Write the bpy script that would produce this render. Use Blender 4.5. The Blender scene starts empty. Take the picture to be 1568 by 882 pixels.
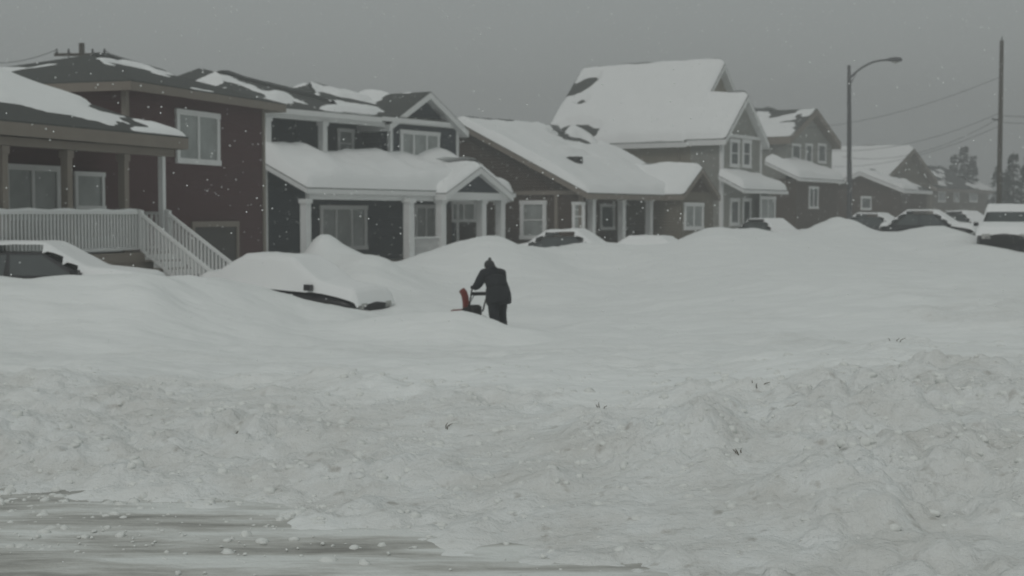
import bpy, math, random
import numpy as np
from mathutils import Vector, Matrix
random.seed(7)
scene=bpy.context.scene
ZC=2.5; F=50/36*1568; CX=784; CY=441; PITCH=math.atan(111/F)
# ------------------------------------------------------------------ camera
cam=bpy.data.cameras.new("camera"); cam.lens=50; cam.sensor_width=36; cam.clip_end=3000; cam.clip_start=.1
cob=bpy.data.objects.new("camera",cam); scene.collection.objects.link(cob)
cob.location=(0,0,ZC); cob.rotation_euler=(math.pi/2-PITCH,0,0); scene.camera=cob
cam.dof.use_dof=True; cam.dof.focus_distance=8.0; cam.dof.aperture_fstop=3.2
def ray(px,py):
    u=(px-CX)/F; v=(CY-py)/F
    y=math.cos(PITCH)+v*math.sin(PITCH); z=-math.sin(PITCH)+v*math.cos(PITCH)
    return u/y, z/y
def W(px,py,Y):
    a,b=ray(px,py); return (a*Y,Y,ZC+b*Y)
# ------------------------------------------------------------------ noise
rng=np.random.RandomState(3)
TAB=rng.rand(8,256,256)
def vn(x,y,s=0):
    x=np.asarray(x,float); y=np.asarray(y,float)
    xi=np.floor(x).astype(int); yi=np.floor(y).astype(int)
    fx=x-xi; fy=y-yi; fx=fx*fx*(3-2*fx); fy=fy*fy*(3-2*fy)
    T=TAB[s%8]; o=(s*37)
    a=T[(xi+o)%256,yi%256]; b=T[(xi+1+o)%256,yi%256]; c=T[(xi+o)%256,(yi+1)%256]; d=T[(xi+1+o)%256,(yi+1)%256]
    return (a*(1-fx)+b*fx)*(1-fy)+(c*(1-fx)+d*fx)*fy
def fbm(x,y,s=0,o=4):
    r=0;a=.5;t=0
    for i in range(o):
        r=r+a*vn(np.asarray(x)*2**i+i*13.7,np.asarray(y)*2**i+i*7.3,s+i); t+=a; a*=.5
    return r/t
def lumps(x,y,s=0):
    xi=np.floor(x).astype(int); yi=np.floor(y).astype(int); best=np.zeros_like(x)
    A=TAB[s%8];B=TAB[(s+1)%8];C=TAB[(s+2)%8]
    for i in (-1,0,1):
        for j in (-1,0,1):
            cx=xi+i; cy=yi+j; m=(cx%256,cy%256)
            dx=x-(cx+A[m]); dy=y-(cy+B[m]); r=.35+.45*C[m]
            d2=(dx*dx+dy*dy)/(r*r)
            best=np.maximum(best,C[m]*np.clip(1-d2,0,1)**.8)
    return best
def ss(t):
    t=np.clip(t,0,1); return t*t*(3-2*t)
# ------------------------------------------------------------------ materials
def mat(name,col,rough=.8,bump=None,var=.0,vscale=3,spec=.3,metal=0):
    m=bpy.data.materials.new(name); m.use_nodes=True; nt=m.node_tree; N=nt.nodes; b=N["Principled BSDF"]
    b.inputs["Roughness"].default_value=rough; b.inputs["Specular IOR Level"].default_value=spec; b.inputs["Metallic"].default_value=metal
    tc=N.new("ShaderNodeTexCoord")
    no=N.new("ShaderNodeTexNoise"); no.inputs["Scale"].default_value=vscale; no.inputs["Detail"].default_value=6
    nt.links.new(tc.outputs["Object"],no.inputs["Vector"])
    mx=N.new("ShaderNodeMix"); mx.data_type='RGBA'
    c=col
    mx.inputs["A"].default_value=(*[k*(1-var) for k in c],1); mx.inputs["B"].default_value=(*[min(1,k*(1+var)) for k in c],1)
    nt.links.new(no.outputs["Fac"],mx.inputs["Factor"]); nt.links.new(mx.outputs["Result"],b.inputs["Base Color"])
    if bump:
        kind,sc,st=bump
        bp=N.new("ShaderNodeBump"); bp.inputs["Strength"].default_value=st; bp.inputs["Distance"].default_value=.03
        if kind=='siding':
            w=N.new("ShaderNodeTexWave"); w.bands_direction='Z'; w.wave_profile='SAW'; w.inputs["Scale"].default_value=sc
            nt.links.new(tc.outputs["Object"],w.inputs["Vector"]); nt.links.new(w.outputs["Fac"],bp.inputs["Height"])
        else:
            n2=N.new("ShaderNodeTexNoise"); n2.inputs["Scale"].default_value=sc; n2.inputs["Detail"].default_value=5
            nt.links.new(tc.outputs["Object"],n2.inputs["Vector"]); nt.links.new(n2.outputs["Fac"],bp.inputs["Height"])
        nt.links.new(bp.outputs["Normal"],b.inputs["Normal"])
    return m
def sid(name,c): return mat(name,c,.75,('siding',2.0,.9),.18,1.2)
M={}
M['snow']=mat("snow_fresh",(.85,.865,.86),.7,('n',6,.25),.03,2,.2)
M['red']=sid("siding_dark_red",(.074,.032,.033)); M['navy']=sid("siding_slate",(.033,.041,.050))
M['brown']=sid("siding_brown",(.072,.050,.038)); M['beige']=sid("siding_beige",(.26,.235,.19)); M['grey']=sid("siding_grey",(.29,.29,.265))
M['tan']=sid("siding_tan",(.17,.15,.12))
M['white']=mat("white_trim",(.74,.75,.74),.5,None,.08,3)
M['taupe']=mat("taupe_trim",(.22,.19,.16),.6,None,.12,3)
M['shingle']=mat("asphalt_shingles",(.065,.068,.064),.9,('n',25,.8),.35,9)
M['glass']=mat("window_glass",(.06,.07,.07),.08,None,.3,1.5,.6)
M['curtain']=mat("window_with_curtain",(.30,.32,.31),.15,None,.5,1.6,.6)
M['wood']=mat("pole_wood",(.07,.06,.05),.9,('n',20,.5),.3,6)
M['steel']=mat("galvanized_steel",(.12,.12,.125),.5,None,.15,5,metal=.4)
M['black']=mat("black_rubber",(.018,.018,.018),.7,None,.2,8)
M['carblack']=mat("car_paint_black",(.02,.02,.022),.3,None,.2,3)
M['cargrey']=mat("car_paint_grey",(.05,.052,.055),.35,None,.2,3)
M['chrome']=mat("chrome",(.4,.4,.4),.25,None,.1,5,metal=.9)
M['lampglass']=mat("headlight_lens",(.4,.4,.38),.15,None,.1,5)
M['orangered']=mat("snowblower_red_paint",(.17,.028,.018),.6,None,.25,8)
M['garage']=mat("garage_door",(.06,.055,.05),.6,('siding',.6,.6),.15,2)
M['needle']=mat("conifer_needles",(.035,.05,.038),.9,None,.5,1.5)
M['twig']=mat("dry_stalks",(.09,.07,.045),.9,None,.3,5)
M['wire']=mat("wire_black",(.04,.04,.04),.6,None,.1,5)
def terrain_mat():
    m=bpy.data.materials.new("snow_ground"); m.use_nodes=True; nt=m.node_tree; N=nt.nodes; L=nt.links; b=N["Principled BSDF"]
    b.inputs["Roughness"].default_value=.75; b.inputs["Specular IOR Level"].default_value=.15
    tc=N.new("ShaderNodeTexCoord"); at=N.new("ShaderNodeAttribute"); at.attribute_name="rubble"
    n=N.new("ShaderNodeTexNoise"); n.inputs["Scale"].default_value=1.3; n.inputs["Detail"].default_value=9; n.inputs["Roughness"].default_value=.7
    L.new(tc.outputs["Object"],n.inputs["Vector"])
    r=N.new("ShaderNodeValToRGB"); r.color_ramp.elements[0].position=.38; r.color_ramp.elements[0].color=(0,0,0,1); r.color_ramp.elements[1].position=.74
    L.new(n.outputs["Fac"],r.inputs["Fac"])
    mu=N.new("ShaderNodeMath"); mu.operation='MULTIPLY'; L.new(r.outputs["Color"],mu.inputs[0]); L.new(at.outputs["Fac"],mu.inputs[1])
    mx=N.new("ShaderNodeMix"); mx.data_type='RGBA'; mx.inputs["A"].default_value=(.85,.87,.86,1); mx.inputs["B"].default_value=(.67,.665,.63,1)
    L.new(mu.outputs[0],mx.inputs["Factor"])
    n3=N.new("ShaderNodeTexNoise"); n3.inputs["Scale"].default_value=6; n3.inputs["Detail"].default_value=6
    L.new(tc.outputs["Object"],n3.inputs["Vector"])
    r3=N.new("ShaderNodeValToRGB"); r3.color_ramp.elements[0].position=.61; r3.color_ramp.elements[0].color=(0,0,0,1); r3.color_ramp.elements[1].position=.74
    L.new(n3.outputs["Fac"],r3.inputs["Fac"])
    m3=N.new("ShaderNodeMath"); m3.operation='MULTIPLY'; L.new(r3.outputs["Color"],m3.inputs[0]); L.new(at.outputs["Fac"],m3.inputs[1])
    m4=N.new("ShaderNodeMath"); m4.operation='MULTIPLY'; L.new(m3.outputs[0],m4.inputs[0]); m4.inputs[1].default_value=.6
    mx2=N.new("ShaderNodeMix"); mx2.data_type='RGBA'; L.new(m4.outputs[0],mx2.inputs["Factor"]); L.new(mx.outputs["Result"],mx2.inputs["A"]); mx2.inputs["B"].default_value=(.42,.40,.36,1)
    L.new(mx2.outputs["Result"],b.inputs["Base Color"])
    n2=N.new("ShaderNodeTexNoise"); n2.inputs["Scale"].default_value=11; n2.inputs["Detail"].default_value=7; n2.inputs["Roughness"].default_value=.62
    L.new(tc.outputs["Object"],n2.inputs["Vector"])
    st=N.new("ShaderNodeMath"); st.operation='MULTIPLY_ADD'; L.new(at.outputs["Fac"],st.inputs[0]); st.inputs[1].default_value=.70; st.inputs[2].default_value=.12
    bp=N.new("ShaderNodeBump"); bp.inputs["Distance"].default_value=.07; L.new(st.outputs[0],bp.inputs["Strength"]); L.new(n2.outputs["Fac"],bp.inputs["Height"])
    mp=N.new("ShaderNodeMapping"); mp.inputs["Scale"].default_value=(.5,1.3,1); mp.inputs["Rotation"].default_value=(0,0,.4); L.new(tc.outputs["Object"],mp.inputs["Vector"])
    n4=N.new("ShaderNodeTexNoise"); n4.inputs["Scale"].default_value=1.1; n4.inputs["Detail"].default_value=6; L.new(mp.outputs["Vector"],n4.inputs["Vector"])
    bp2=N.new("ShaderNodeBump"); bp2.inputs["Distance"].default_value=.25; bp2.inputs["Strength"].default_value=.6; L.new(n4.outputs["Fac"],bp2.inputs["Height"]); L.new(bp.outputs["Normal"],bp2.inputs["Normal"])
    L.new(bp2.outputs["Normal"],b.inputs["Normal"])
    return m
def road_mat():
    m=bpy.data.materials.new("slushy_asphalt"); m.use_nodes=True; nt=m.node_tree; N=nt.nodes; L=nt.links; b=N["Principled BSDF"]
    b.inputs["Roughness"].default_value=.6; b.inputs["Specular IOR Level"].default_value=.2
    tc=N.new("ShaderNodeTexCoord"); mp=N.new("ShaderNodeMapping"); mp.inputs["Scale"].default_value=(.28,1.5,1); mp.inputs["Rotation"].default_value=(0,0,math.radians(4))
    L.new(tc.outputs["Object"],mp.inputs["Vector"])
    n=N.new("ShaderNodeTexNoise"); n.inputs["Scale"].default_value=1.3; n.inputs["Detail"].default_value=10; n.inputs["Roughness"].default_value=.66
    L.new(mp.outputs["Vector"],n.inputs["Vector"])
    r=N.new("ShaderNodeValToRGB"); e=r.color_ramp.elements
    e[0].position=.36; e[0].color=(.27,.265,.245,1); e[1].position=.58; e[1].color=(.76,.78,.76,1)
    k=e.new(.47); k.color=(.52,.52,.49,1)
    L.new(n.outputs["Fac"],r.inputs["Fac"]); L.new(r.outputs["Color"],b.inputs["Base Color"])
    n2=N.new("ShaderNodeTexNoise"); n2.inputs["Scale"].default_value=12; n2.inputs["Detail"].default_value=6; L.new(tc.outputs["Object"],n2.inputs["Vector"])
    bp=N.new("ShaderNodeBump"); bp.inputs["Strength"].default_value=.5; bp.inputs["Distance"].default_value=.04; L.new(n2.outputs["Fac"],bp.inputs["Height"]); L.new(bp.outputs["Normal"],b.inputs["Normal"])
    return m
# ------------------------------------------------------------------ mesh helpers
def empty(name,loc=(0,0,0),rz=0):
    o=bpy.data.objects.new(name,None); o.empty_display_size=.3; scene.collection.objects.link(o); o.location=loc; o.rotation_euler=(0,0,rz); return o
def mesh(name,vs,fs,m,parent=None,smooth=False):
    me=bpy.data.meshes.new(name); me.from_pydata([tuple(v) for v in vs],[],fs); me.update()
    o=bpy.data.objects.new(name,me); scene.collection.objects.link(o)
    if m: me.materials.append(m)
    if parent: o.parent=parent
    if smooth: me.polygons.foreach_set("use_smooth",[True]*len(me.polygons))
    return o
BF=[(0,3,2,1),(4,5,6,7),(0,1,5,4),(1,2,6,5),(2,3,7,6),(3,0,4,7)]
def box(P,name,x0,x1,y0,y1,z0,z1,m):
    if x0>x1:x0,x1=x1,x0
    if y0>y1:y0,y1=y1,y0
    if z0>z1:z0,z1=z1,z0
    v=[(x0,y0,z0),(x1,y0,z0),(x1,y1,z0),(x0,y1,z0),(x0,y0,z1),(x1,y0,z1),(x1,y1,z1),(x0,y1,z1)]
    return mesh(name,v,BF,m,P)
def beam(P,name,a,b,w,m,h=None):
    a=Vector(a);b=Vector(b);d=(b-a).normalized(); h=h or w
    s=d.cross(Vector((0,0,1)))
    if s.length<.01: s=Vector((1,0,0))
    s.normalize(); u=s.cross(d).normalized()
    v=[]
    for p in (a,b):
        for i,j in ((-1,-1),(1,-1),(1,1),(-1,1)): v.append(p+s*i*w/2+u*j*h/2)
    return mesh(name,v,[(0,3,2,1),(4,5,6,7),(0,1,5,4),(1,2,6,5),(2,3,7,6),(3,0,4,7)],m,P)
def tube(P,name,pts,rad,m,n=10,close=True):
    pts=[Vector(p) for p in pts]; vs=[];fs=[]
    if not hasattr(rad,'__len__'): rad=[rad]*len(pts)
    for i,p in enumerate(pts):
        d=(pts[min(i+1,len(pts)-1)]-pts[max(i-1,0)]).normalized()
        s=d.cross(Vector((0,0,1))); 
        if s.length<.05: s=d.cross(Vector((0,1,0)))
        s.normalize(); u=s.cross(d)
        for k in range(n):
            t=2*math.pi*k/n; vs.append(p+(s*math.cos(t)+u*math.sin(t))*rad[i])
    for i in range(len(pts)-1):
        for k in range(n):
            fs.append((i*n+k,i*n+(k+1)%n,(i+1)*n+(k+1)%n,(i+1)*n+k))
    fs.append(tuple(range(n))[::-1]); fs.append(tuple(range((len(pts)-1)*n,len(pts)*n)))
    return mesh(name,vs,fs,m,P,True)
# ------------------------------------------------------------------ house frame
class House:
    def __init__(s,name,a,px,Y,X=None):
        s.a=math.radians(a); s.d=(math.sin(s.a),math.cos(s.a)); s.b=(-math.cos(s.a),math.sin(s.a))
        ox=ray(px,330)[0]*Y if X is None else X
        s.o=(ox,Y); s.e=empty(name,(ox,Y,0),math.pi/2-s.a); s.n=0
        s.cl=(-(ox*s.d[0]+Y*s.d[1]),-(ox*s.b[0]+Y*s.b[1]))
    def hy(s,px,py,yp):
        rx,rz=ray(px,py); dd=rx*s.d[0]+s.d[1]; db=rx*s.b[0]+s.b[1]
        t=(yp-s.cl[1])/db; return s.cl[0]+t*dd, ZC+t*rz
    def hx(s,px,py,xp):
        rx,rz=ray(px,py); dd=rx*s.d[0]+s.d[1]; db=rx*s.b[0]+s.b[1]
        t=(xp-s.cl[0])/dd; return s.cl[1]+t*db, ZC+t*rz
    def box(s,name,*a): return box(s.e,name,*a)
    def win(s,px0,py0,px1,py1,pl,v,panes=2,m='glass',tr='white',fw=.1,bar=False):
        h=s.hy if pl=='y' else s.hx
        u0,z1=h(px0,py0,v); u1,z0=h(px1,py1,v)
        if u0>u1:u0,u1=u1,u0
        def bx(n,a,b,c,d,p0,p1,mm):
            if pl=='y': s.box(n,a,b,v-p1,v-p0,c,d,mm)
            else: s.box(n,v-p1,v-p0,a,b,c,d,mm)
        T=M[tr]
        bx("window_glass",u0+fw*.7,u1-fw*.7,z0+fw*.7,z1-fw*.7,.003,.022,M[m])
        bx("window_frame_bottom",u0-.03,u1+.03,z0,z0+fw,.002,.09,T); bx("window_frame_top",u0-.03,u1+.03,z1-fw,z1,.002,.08,T)
        bx("window_frame_side",u0,u0+fw,z0+fw+.001,z1-fw-.001,.002,.07,T); bx("window_frame_side",u1-fw,u1,z0+fw+.001,z1-fw-.001,.002,.07,T)
        for i in range(1,panes):
            c=u0+(u1-u0)*i/panes; bx("window_mullion",c-.055,c+.055,z0+fw+.001,z1-fw-.001,.002,.06,T)
        if bar: bx("window_rail",u0+fw+.001,u1-fw-.001,(z0+z1)/2-.03,(z0+z1)/2+.03,.023,.055,T)
    def post(s,px,y,z0,z1,w=.2,m='white'):
        x,_=s.hy(px,330,y); s.box("porch_post",x-w/2,x+w/2,y-w/2,y+w/2,z0,z1,M[m])
        s.box("post_cap",x-w*.65,x+w*.65,y-w*.65,y+w*.65,z1-.18,z1-.002,M[m])
    def roof(s,name,P,T=.3,thr=-1,trim='white',seed=0,n=34,m=22,edge=(1,1,0,1),th=.2,sc=.3,base='shingle',bare=()):
        """P: eave-left, eave-right, ridge-right, ridge-left"""
        P=[Vector(p) for p in P]
        def slab(nm,dz0,dz1,mm):
            v=[p+Vector((0,0,dz0)) for p in P]+[p+Vector((0,0,dz1)) for p in P]
            mesh(nm,v,[(0,3,2,1),(4,5,6,7),(0,1,5,4),(1,2,6,5),(2,3,7,6),(3,0,4,7)],mm,s.e)
        slab(name+"_fascia",-th,-.005,M[trim]); slab(name+"_shingles",-.005,.03,M[base])
        if T<=0: return
        vs=[];fs=[]
        l0=((P[1]-P[0]).length+(P[2]-P[3]).length)/2; l1=((P[3]-P[0]).length+(P[2]-P[1]).length)/2
        lt=max((P[1]-P[0]).length,.1)
        if thr>-1 or bare: n=int(n*1.6); m=int(m*1.6)
        for j in range(m+1):
            for i in range(n+1):
                u=i/n; w=j/m; u2=.5-.5*math.cos(math.pi*u) if l0<6 else u
                p=(P[0].lerp(P[1],u2)).lerp(P[3].lerp(P[2],u2),w)
                wd=lt*(1-w)+(P[2]-P[3]).length*w
                e=1
                for k,dist in enumerate((w*l1,(1-u2)*wd,(1-w)*l1,u2*wd)):
                    if edge[k]: e=min(e,math.sqrt(max(0,min(1,dist/.35))))
                nz=float(fbm(p.x*.5+seed*3.1,p.y*.5+seed,seed,3)); t=T*e*(.40+1.2*nz)
                if thr>-1:
                    q=float(fbm(p.x*sc+seed*11.3,p.y*sc+p.z*.4+seed*5.7,seed+2,4))
                    t=t*float(ss((q-thr)/.16))
                for (bu,bw,ru,rw_) in bare:
                    q=((u2-bu)/ru)**2+((w-bw)/rw_)**2+1.6*(float(fbm(p.x*.9,p.y*.9+p.z,seed+3,4))-.5)
                    t=t*float(ss((q-.75)/.4))
                vs.append((p.x,p.y,p.z+.03+t-(.05 if (t<.02) else 0)))
        for j in range(m):
            for i in range(n):
                a=j*(n+1)+i; fs.append((a,a+1,a+n+2,a+n+1))
        mesh(name+"_snow",vs,fs,M['snow'],s.e,True)
    def gable_y(s,name,x0,x1,y0,y1,ze,zr,o=.35,T=.3,thr=-1,trim='white',wall=None,seed=0,th=.2,bare=()):
        xm=(x0+x1)/2; sl=(zr-ze)/(xm-x0); zo=ze-sl*o
        s.roof(name+"_left",[(x0-o,y1+o,zo),(x0-o,y0-o,zo),(xm,y0-o,zr),(xm,y1+o,zr)],T,thr,trim,seed,th=th,bare=bare)
        s.roof(name+"_right",[(x1+o,y0-o,zo),(x1+o,y1+o,zo),(xm,y1+o,zr),(xm,y0-o,zr)],T,thr,trim,seed+1,th=th)
        if wall:
            e=.03
            v=[(x0,y0+e,ze-e),(x1,y0+e,ze-e),(xm,y0+e,zr-th*.6),(x0,y1-e,ze-e),(x1,y1-e,ze-e),(xm,y1-e,zr-th*.6)]
            mesh(name+"_gable_wall",v,[(0,1,2),(3,5,4),(0,2,5,3),(1,4,5,2),(0,3,4,1)],M[wall],s.e)
    def gable_x(s,name,x0,x1,y0,y1,ze,zr,o=.35,T=.3,thr=-1,trim='white',wall=None,seed=0,th=.2,bare=()):
        ym=(y0+y1)/2; sl=(zr-ze)/(ym-y0); zo=ze-sl*o
        s.roof(name+"_front",[(x0-o,y0-o,zo),(x1+o,y0-o,zo),(x1+o,ym,zr),(x0-o,ym,zr)],T,thr,trim,seed,n=44,m=26,th=th,bare=bare)
        s.roof(name+"_back",[(x1+o,y1+o,zo),(x0-o,y1+o,zo),(x0-o,ym,zr),(x1+o,ym,zr)],T,thr,trim,seed+1,th=th)
        if wall:
            e=.03
            v=[(x0+e,y0,ze-e),(x0+e,y1,ze-e),(x0+e,ym,zr-th*.6),(x1-e,y0,ze-e),(x1-e,y1,ze-e),(x1-e,ym,zr-th*.6)]
            mesh(name+"_gable_wall",v,[(0,2,1),(3,4,5),(0,3,5,2),(1,2,5,4),(0,1,4,3)],M[wall],s.e)
    def hip(s,name,x0,x1,y0,y1,ze,zr,rx0,rx1,ry,T=.3,thr=-1,trim='white',seed=0,th=.2):
        A=(x0,y0,ze);B=(x1,y0,ze);C=(x1,y1,ze);D=(x0,y1,ze);R0=(rx0,ry,zr);R1=(rx1,ry,zr)
        for k,(nm,P) in enumerate((("front",[A,B,R1,R0]),("right",[B,C,R1,R1]),("back",[C,D,R0,R1]),("left",[D,A,R0,R0]))):
            s.roof(name+"_"+nm,P,T,thr,trim,seed+k,edge=(1,0,0,0),th=th)
# ------------------------------------------------------------------ terrain
def field(x,y):
    f=.22+.72*ss((x-1.5)/7)*ss((y-20)/18)+.10*ss((-x-3)/6)
    f=f+1.1*ss((y-62)/70)
    return f
mounds=[]
def mound(px,py,Y,rx,ry,ang=0):
    x,y,z=W(px,py,Y); b=float(field(np.array(x),np.array(y))); mounds.append((x,y,z-b,rx,ry,ang))
for p in [(-160,430,27,1.6,2.4),(-60,435,27,1.4,2.2),(40,438,27,1.2,2.0),(130,438,27,1.2,2.0),(215,437,27.2,1.2,2.2),(300,438,28.5,1.2,2.6),(380,450,29.5,1.2,2.2),(470,468,29.5,1.1,1.6),(545,484,28.0,.8,1.0),
          (600,487,27.3,.6,.7),(650,480,27.0,.55,.7),(703,477,26.8,.5,.7),(745,494,26.7,.4,.6),(790,503,26.7,.5,.7),
          (495,366,43,.6,1.8),(530,378,43,1.0,2.2),(570,396,41,1.0,2.0),(610,400,45,1.5,2.5),(650,398,48,1.6,3),(700,384,48,1.5,3),(748,373,48,1.3,3),(795,385,48,1.4,3.5),
          (850,380,52,1.8,3.5),(905,376,53,1.6,3.5),(960,386,52,1.6,3.5),(1010,390,50,1.6,3.5),(1050,374,52,1.4,4),(1095,354,54,1.3,4.5),(1150,354,56,1.7,5),
          (1205,363,56,1.6,5),(1250,354,60,1.6,5),(1283,338,62,1.0,4),(1330,359,60,1.6,5),(1385,362,60,1.7,5),(1440,350,58,1.2,4),(1478,378,52,1.0,4),(1560,414,46,2,3.5),(1650,414,45,3,4),(1750,408,45,4,5),
          (1300,434,34,3.2,3.0),(1180,448,33,2.6,3.0),(1430,434,33,3.2,3.0),(1060,460,34,2.0,2.6),(930,455,38,1.3,2),(850,430,40,1.2,1.6)]:
    mound(*p)
def height(x,y,det=True):
    x=np.asarray(x,float); y=np.asarray(y,float)
    f=field(x,y)
    S=np.zeros_like(f)
    for (mx,my,a,rx,ry,an) in mounds:
        g=np.exp(-.5*(((x-mx)/rx)**2+((y-my)/ry)**2)); S=S+(max(a,0)*g)**3
    wig=.35*(fbm(x*.5,y*0+3,1,3)-.5)
    y0=12.25-.85*np.clip(x+2.4,0,4.2)+wig*3.2
    crest=.55+.33*ss((x-.2)/5)
    wdt=5.0+1.4*ss((x-0)/4)
    t=(y-y0)/wdt
    hb=f+(crest-f)*(1-ss((y-16.8)/8))
    prof=ss(t)*.6+.4*np.clip(t*1.3,0,1)
    h=prof*hb+S**(1/3)*ss((y-19)/6)
    px_,py_=(-.75,29.9)
    g=np.exp(-.5*(((x-px_)/1.7)**4+((y-py_-.1*(x-px_))/1.45)**4)); h=h*(1-g*.95)+.01*g
    n=.11*(fbm(x*.35,y*.28,2,3)-.5)*2*ss(t)
    dr=.12*(fbm(x*.9+y*.35,y*.9,4,4)-.5)*2*ss(t)*(1-g)
    h=h+n*(1-g)+dr
    edge=2.6*(fbm(x*.6,y*.6,5,3)-.5)
    rub=ss((y-y0+.9)/1.4)*(1-ss((y-y0-2.9-edge-.70*np.clip(x-1,0,4))/3.8))
    rub2=.5*ss((x-2)/4)*ss((y-13)/3)*(1-ss((y-27)/9))*ss((fbm(x*.6,y*.4,6,3)-.40)/.25)
    rub3=.28*ss((y-13)/2)*(1-ss((y-22)/5))*ss((fbm(x*.5,y*.5,7,3)-.42)/.2)
    r=np.maximum(np.maximum(rub,rub2),rub3)
    if det:
        big=lumps(x/.8+3,y/.8,1); med=lumps(x/.33,y/.33+9,3); sm=lumps(x/.13+5,y/.13,5)
        k=.2+1.2*ss((fbm(x*.7,y*.7,7,3)-.25)/.5)
        h=h+r*k*(.11*big+.09*med+.05*sm+.18*(fbm(x*1.5,y*1.5,3,5)-.5))
    return h,r
xs=[0.0];st=.034
while xs[-1]<700:
    if xs[-1]>5.6: st*=1.03
    xs.append(xs[-1]+st)
xs=np.array(xs); xs=np.concatenate([-xs[::-1][:-1],xs])
ys=[8.2];st=.044
while ys[-1]<900:
    if ys[-1]>18: st*=1.016
    ys.append(ys[-1]+st)
ys=np.concatenate([np.array([-300,-100,-40,-15,-5,0,3,5,6.5,7.5,8.0]),np.array(ys)])
X,Yg=np.meshgrid(xs,ys); Hh,R=height(X,Yg)
k0=ss((Yg-7.6)/1.0); Hh=Hh*k0; R=R*k0
nx=len(xs);ny=len(ys)
co=np.stack([X,Yg,Hh],-1).reshape(-1,3)
idx=np.arange(nx*ny).reshape(ny,nx)
q=np.stack([idx[:-1,:-1],idx[:-1,1:],idx[1:,1:],idx[1:,:-1]],-1).reshape(-1,4)
me=bpy.data.meshes.new("snow_ground"); me.vertices.add(nx*ny); me.vertices.foreach_set("co",co.ravel())
me.loops.add(q.size); me.loops.foreach_set("vertex_index",q.ravel()); me.polygons.add(len(q)); me.polygons.foreach_set("loop_start",np.arange(len(q))*4)
me.polygons.foreach_set("loop_total",np.full(len(q),4)); me.polygons.foreach_set("use_smooth",np.ones(len(q),bool)); me.update(calc_edges=True)
at=me.attributes.new("rubble",'FLOAT','POINT'); at.data.foreach_set("value",R.ravel().astype(float))
g=bpy.data.objects.new("snow_ground",me); scene.collection.objects.link(g); me.materials.append(terrain_mat())
rx=np.linspace(-60,60,481); ry=np.linspace(-4,13.0,240); RX,RY=np.meshgrid(rx,ry)
RZ=.03+.045*(fbm(RX*.3,RY*3,2,4)-.5)+.03*(fbm(RX*1.8,RY*2.4,5,3)-.5)
v=np.stack([RX,RY,RZ],-1).reshape(-1,3).tolist(); i2=np.arange(481*240).reshape(240,481)
fs=np.stack([i2[:-1,:-1],i2[:-1,1:],i2[1:,1:],i2[1:,:-1]],-1).reshape(-1,4).tolist()
mesh("road",v,fs,road_mat(),None,True)
def ico():
    t=(1+5**.5)/2
    v=[(-1,t,0),(1,t,0),(-1,-t,0),(1,-t,0),(0,-1,t),(0,1,t),(0,-1,-t),(0,1,-t),(t,0,-1),(t,0,1),(-t,0,-1),(-t,0,1)]
    f=[(0,11,5),(0,5,1),(0,1,7),(0,7,10),(0,10,11),(1,5,9),(5,11,4),(11,10,2),(10,7,6),(7,1,8),(3,9,4),(3,4,2),(3,2,6),(3,6,8),(3,8,9),(4,9,5),(2,4,11),(6,2,10),(8,6,7),(9,8,1)]
    v=[Vector(a).normalized() for a in v]
    vv=list(v);ff=[];c={}
    def mid(a,b):
        k=(min(a,b),max(a,b))
        if k not in c: vv.append(((vv[a]+vv[b])/2).normalized()); c[k]=len(vv)-1
        return c[k]
    for a,b,d in f:
        x=mid(a,b);y=mid(b,d);z=mid(d,a); ff+=[(a,x,z),(b,y,x),(d,z,y),(x,y,z)]
    return vv,ff
IV,IF=ico(); IVn=np.array([tuple(a) for a in IV]); IFn=np.array(IF)
def clumps(name,N,fx,smin,smax,m,pw=3):
    V=[];Fc=[];c=0
    P=[fx() for _ in range(N)]
    px=np.array([p[0] for p in P]); py=np.array([p[1] for p in P]); hz,rr=height(px,py)
    for i in range(N):
        s=smin+(smax-smin)*random.random()**pw
        nzv=1+.5*(np.random.RandomState(i).rand(len(IVn),1)-.5)
        a=random.random()*6.28; ca,sa=math.cos(a),math.sin(a)
        q=IVn*nzv*np.array([s*random.uniform(.8,1.4),s*random.uniform(.7,1.1),s*random.uniform(.5,.9)])
        q=np.stack([q[:,0]*ca-q[:,1]*sa,q[:,0]*sa+q[:,1]*ca,q[:,2]],-1)+np.array([px[i],py[i],max(hz[i],.035)-s*.25])
        V.append(q);Fc.append(IFn+c);c+=len(q)
    return mesh(name,np.concatenate(V).tolist(),np.concatenate(Fc).tolist(),m,None,True)
M['clump']=mat("snow_clump",(.76,.775,.75),.8,('n',20,.4),.12,1.5)
clumps("snow_clumps",3600,lambda:(random.uniform(-7,8),random.triangular(9.5,18.5,12.6)),.010,.058,M['clump'],3.2)
clumps("road_slush_lumps",450,lambda:(random.uniform(-7,7),random.triangular(9,12.8,12.6)),.006,.020,M['clump'],2)
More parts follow.
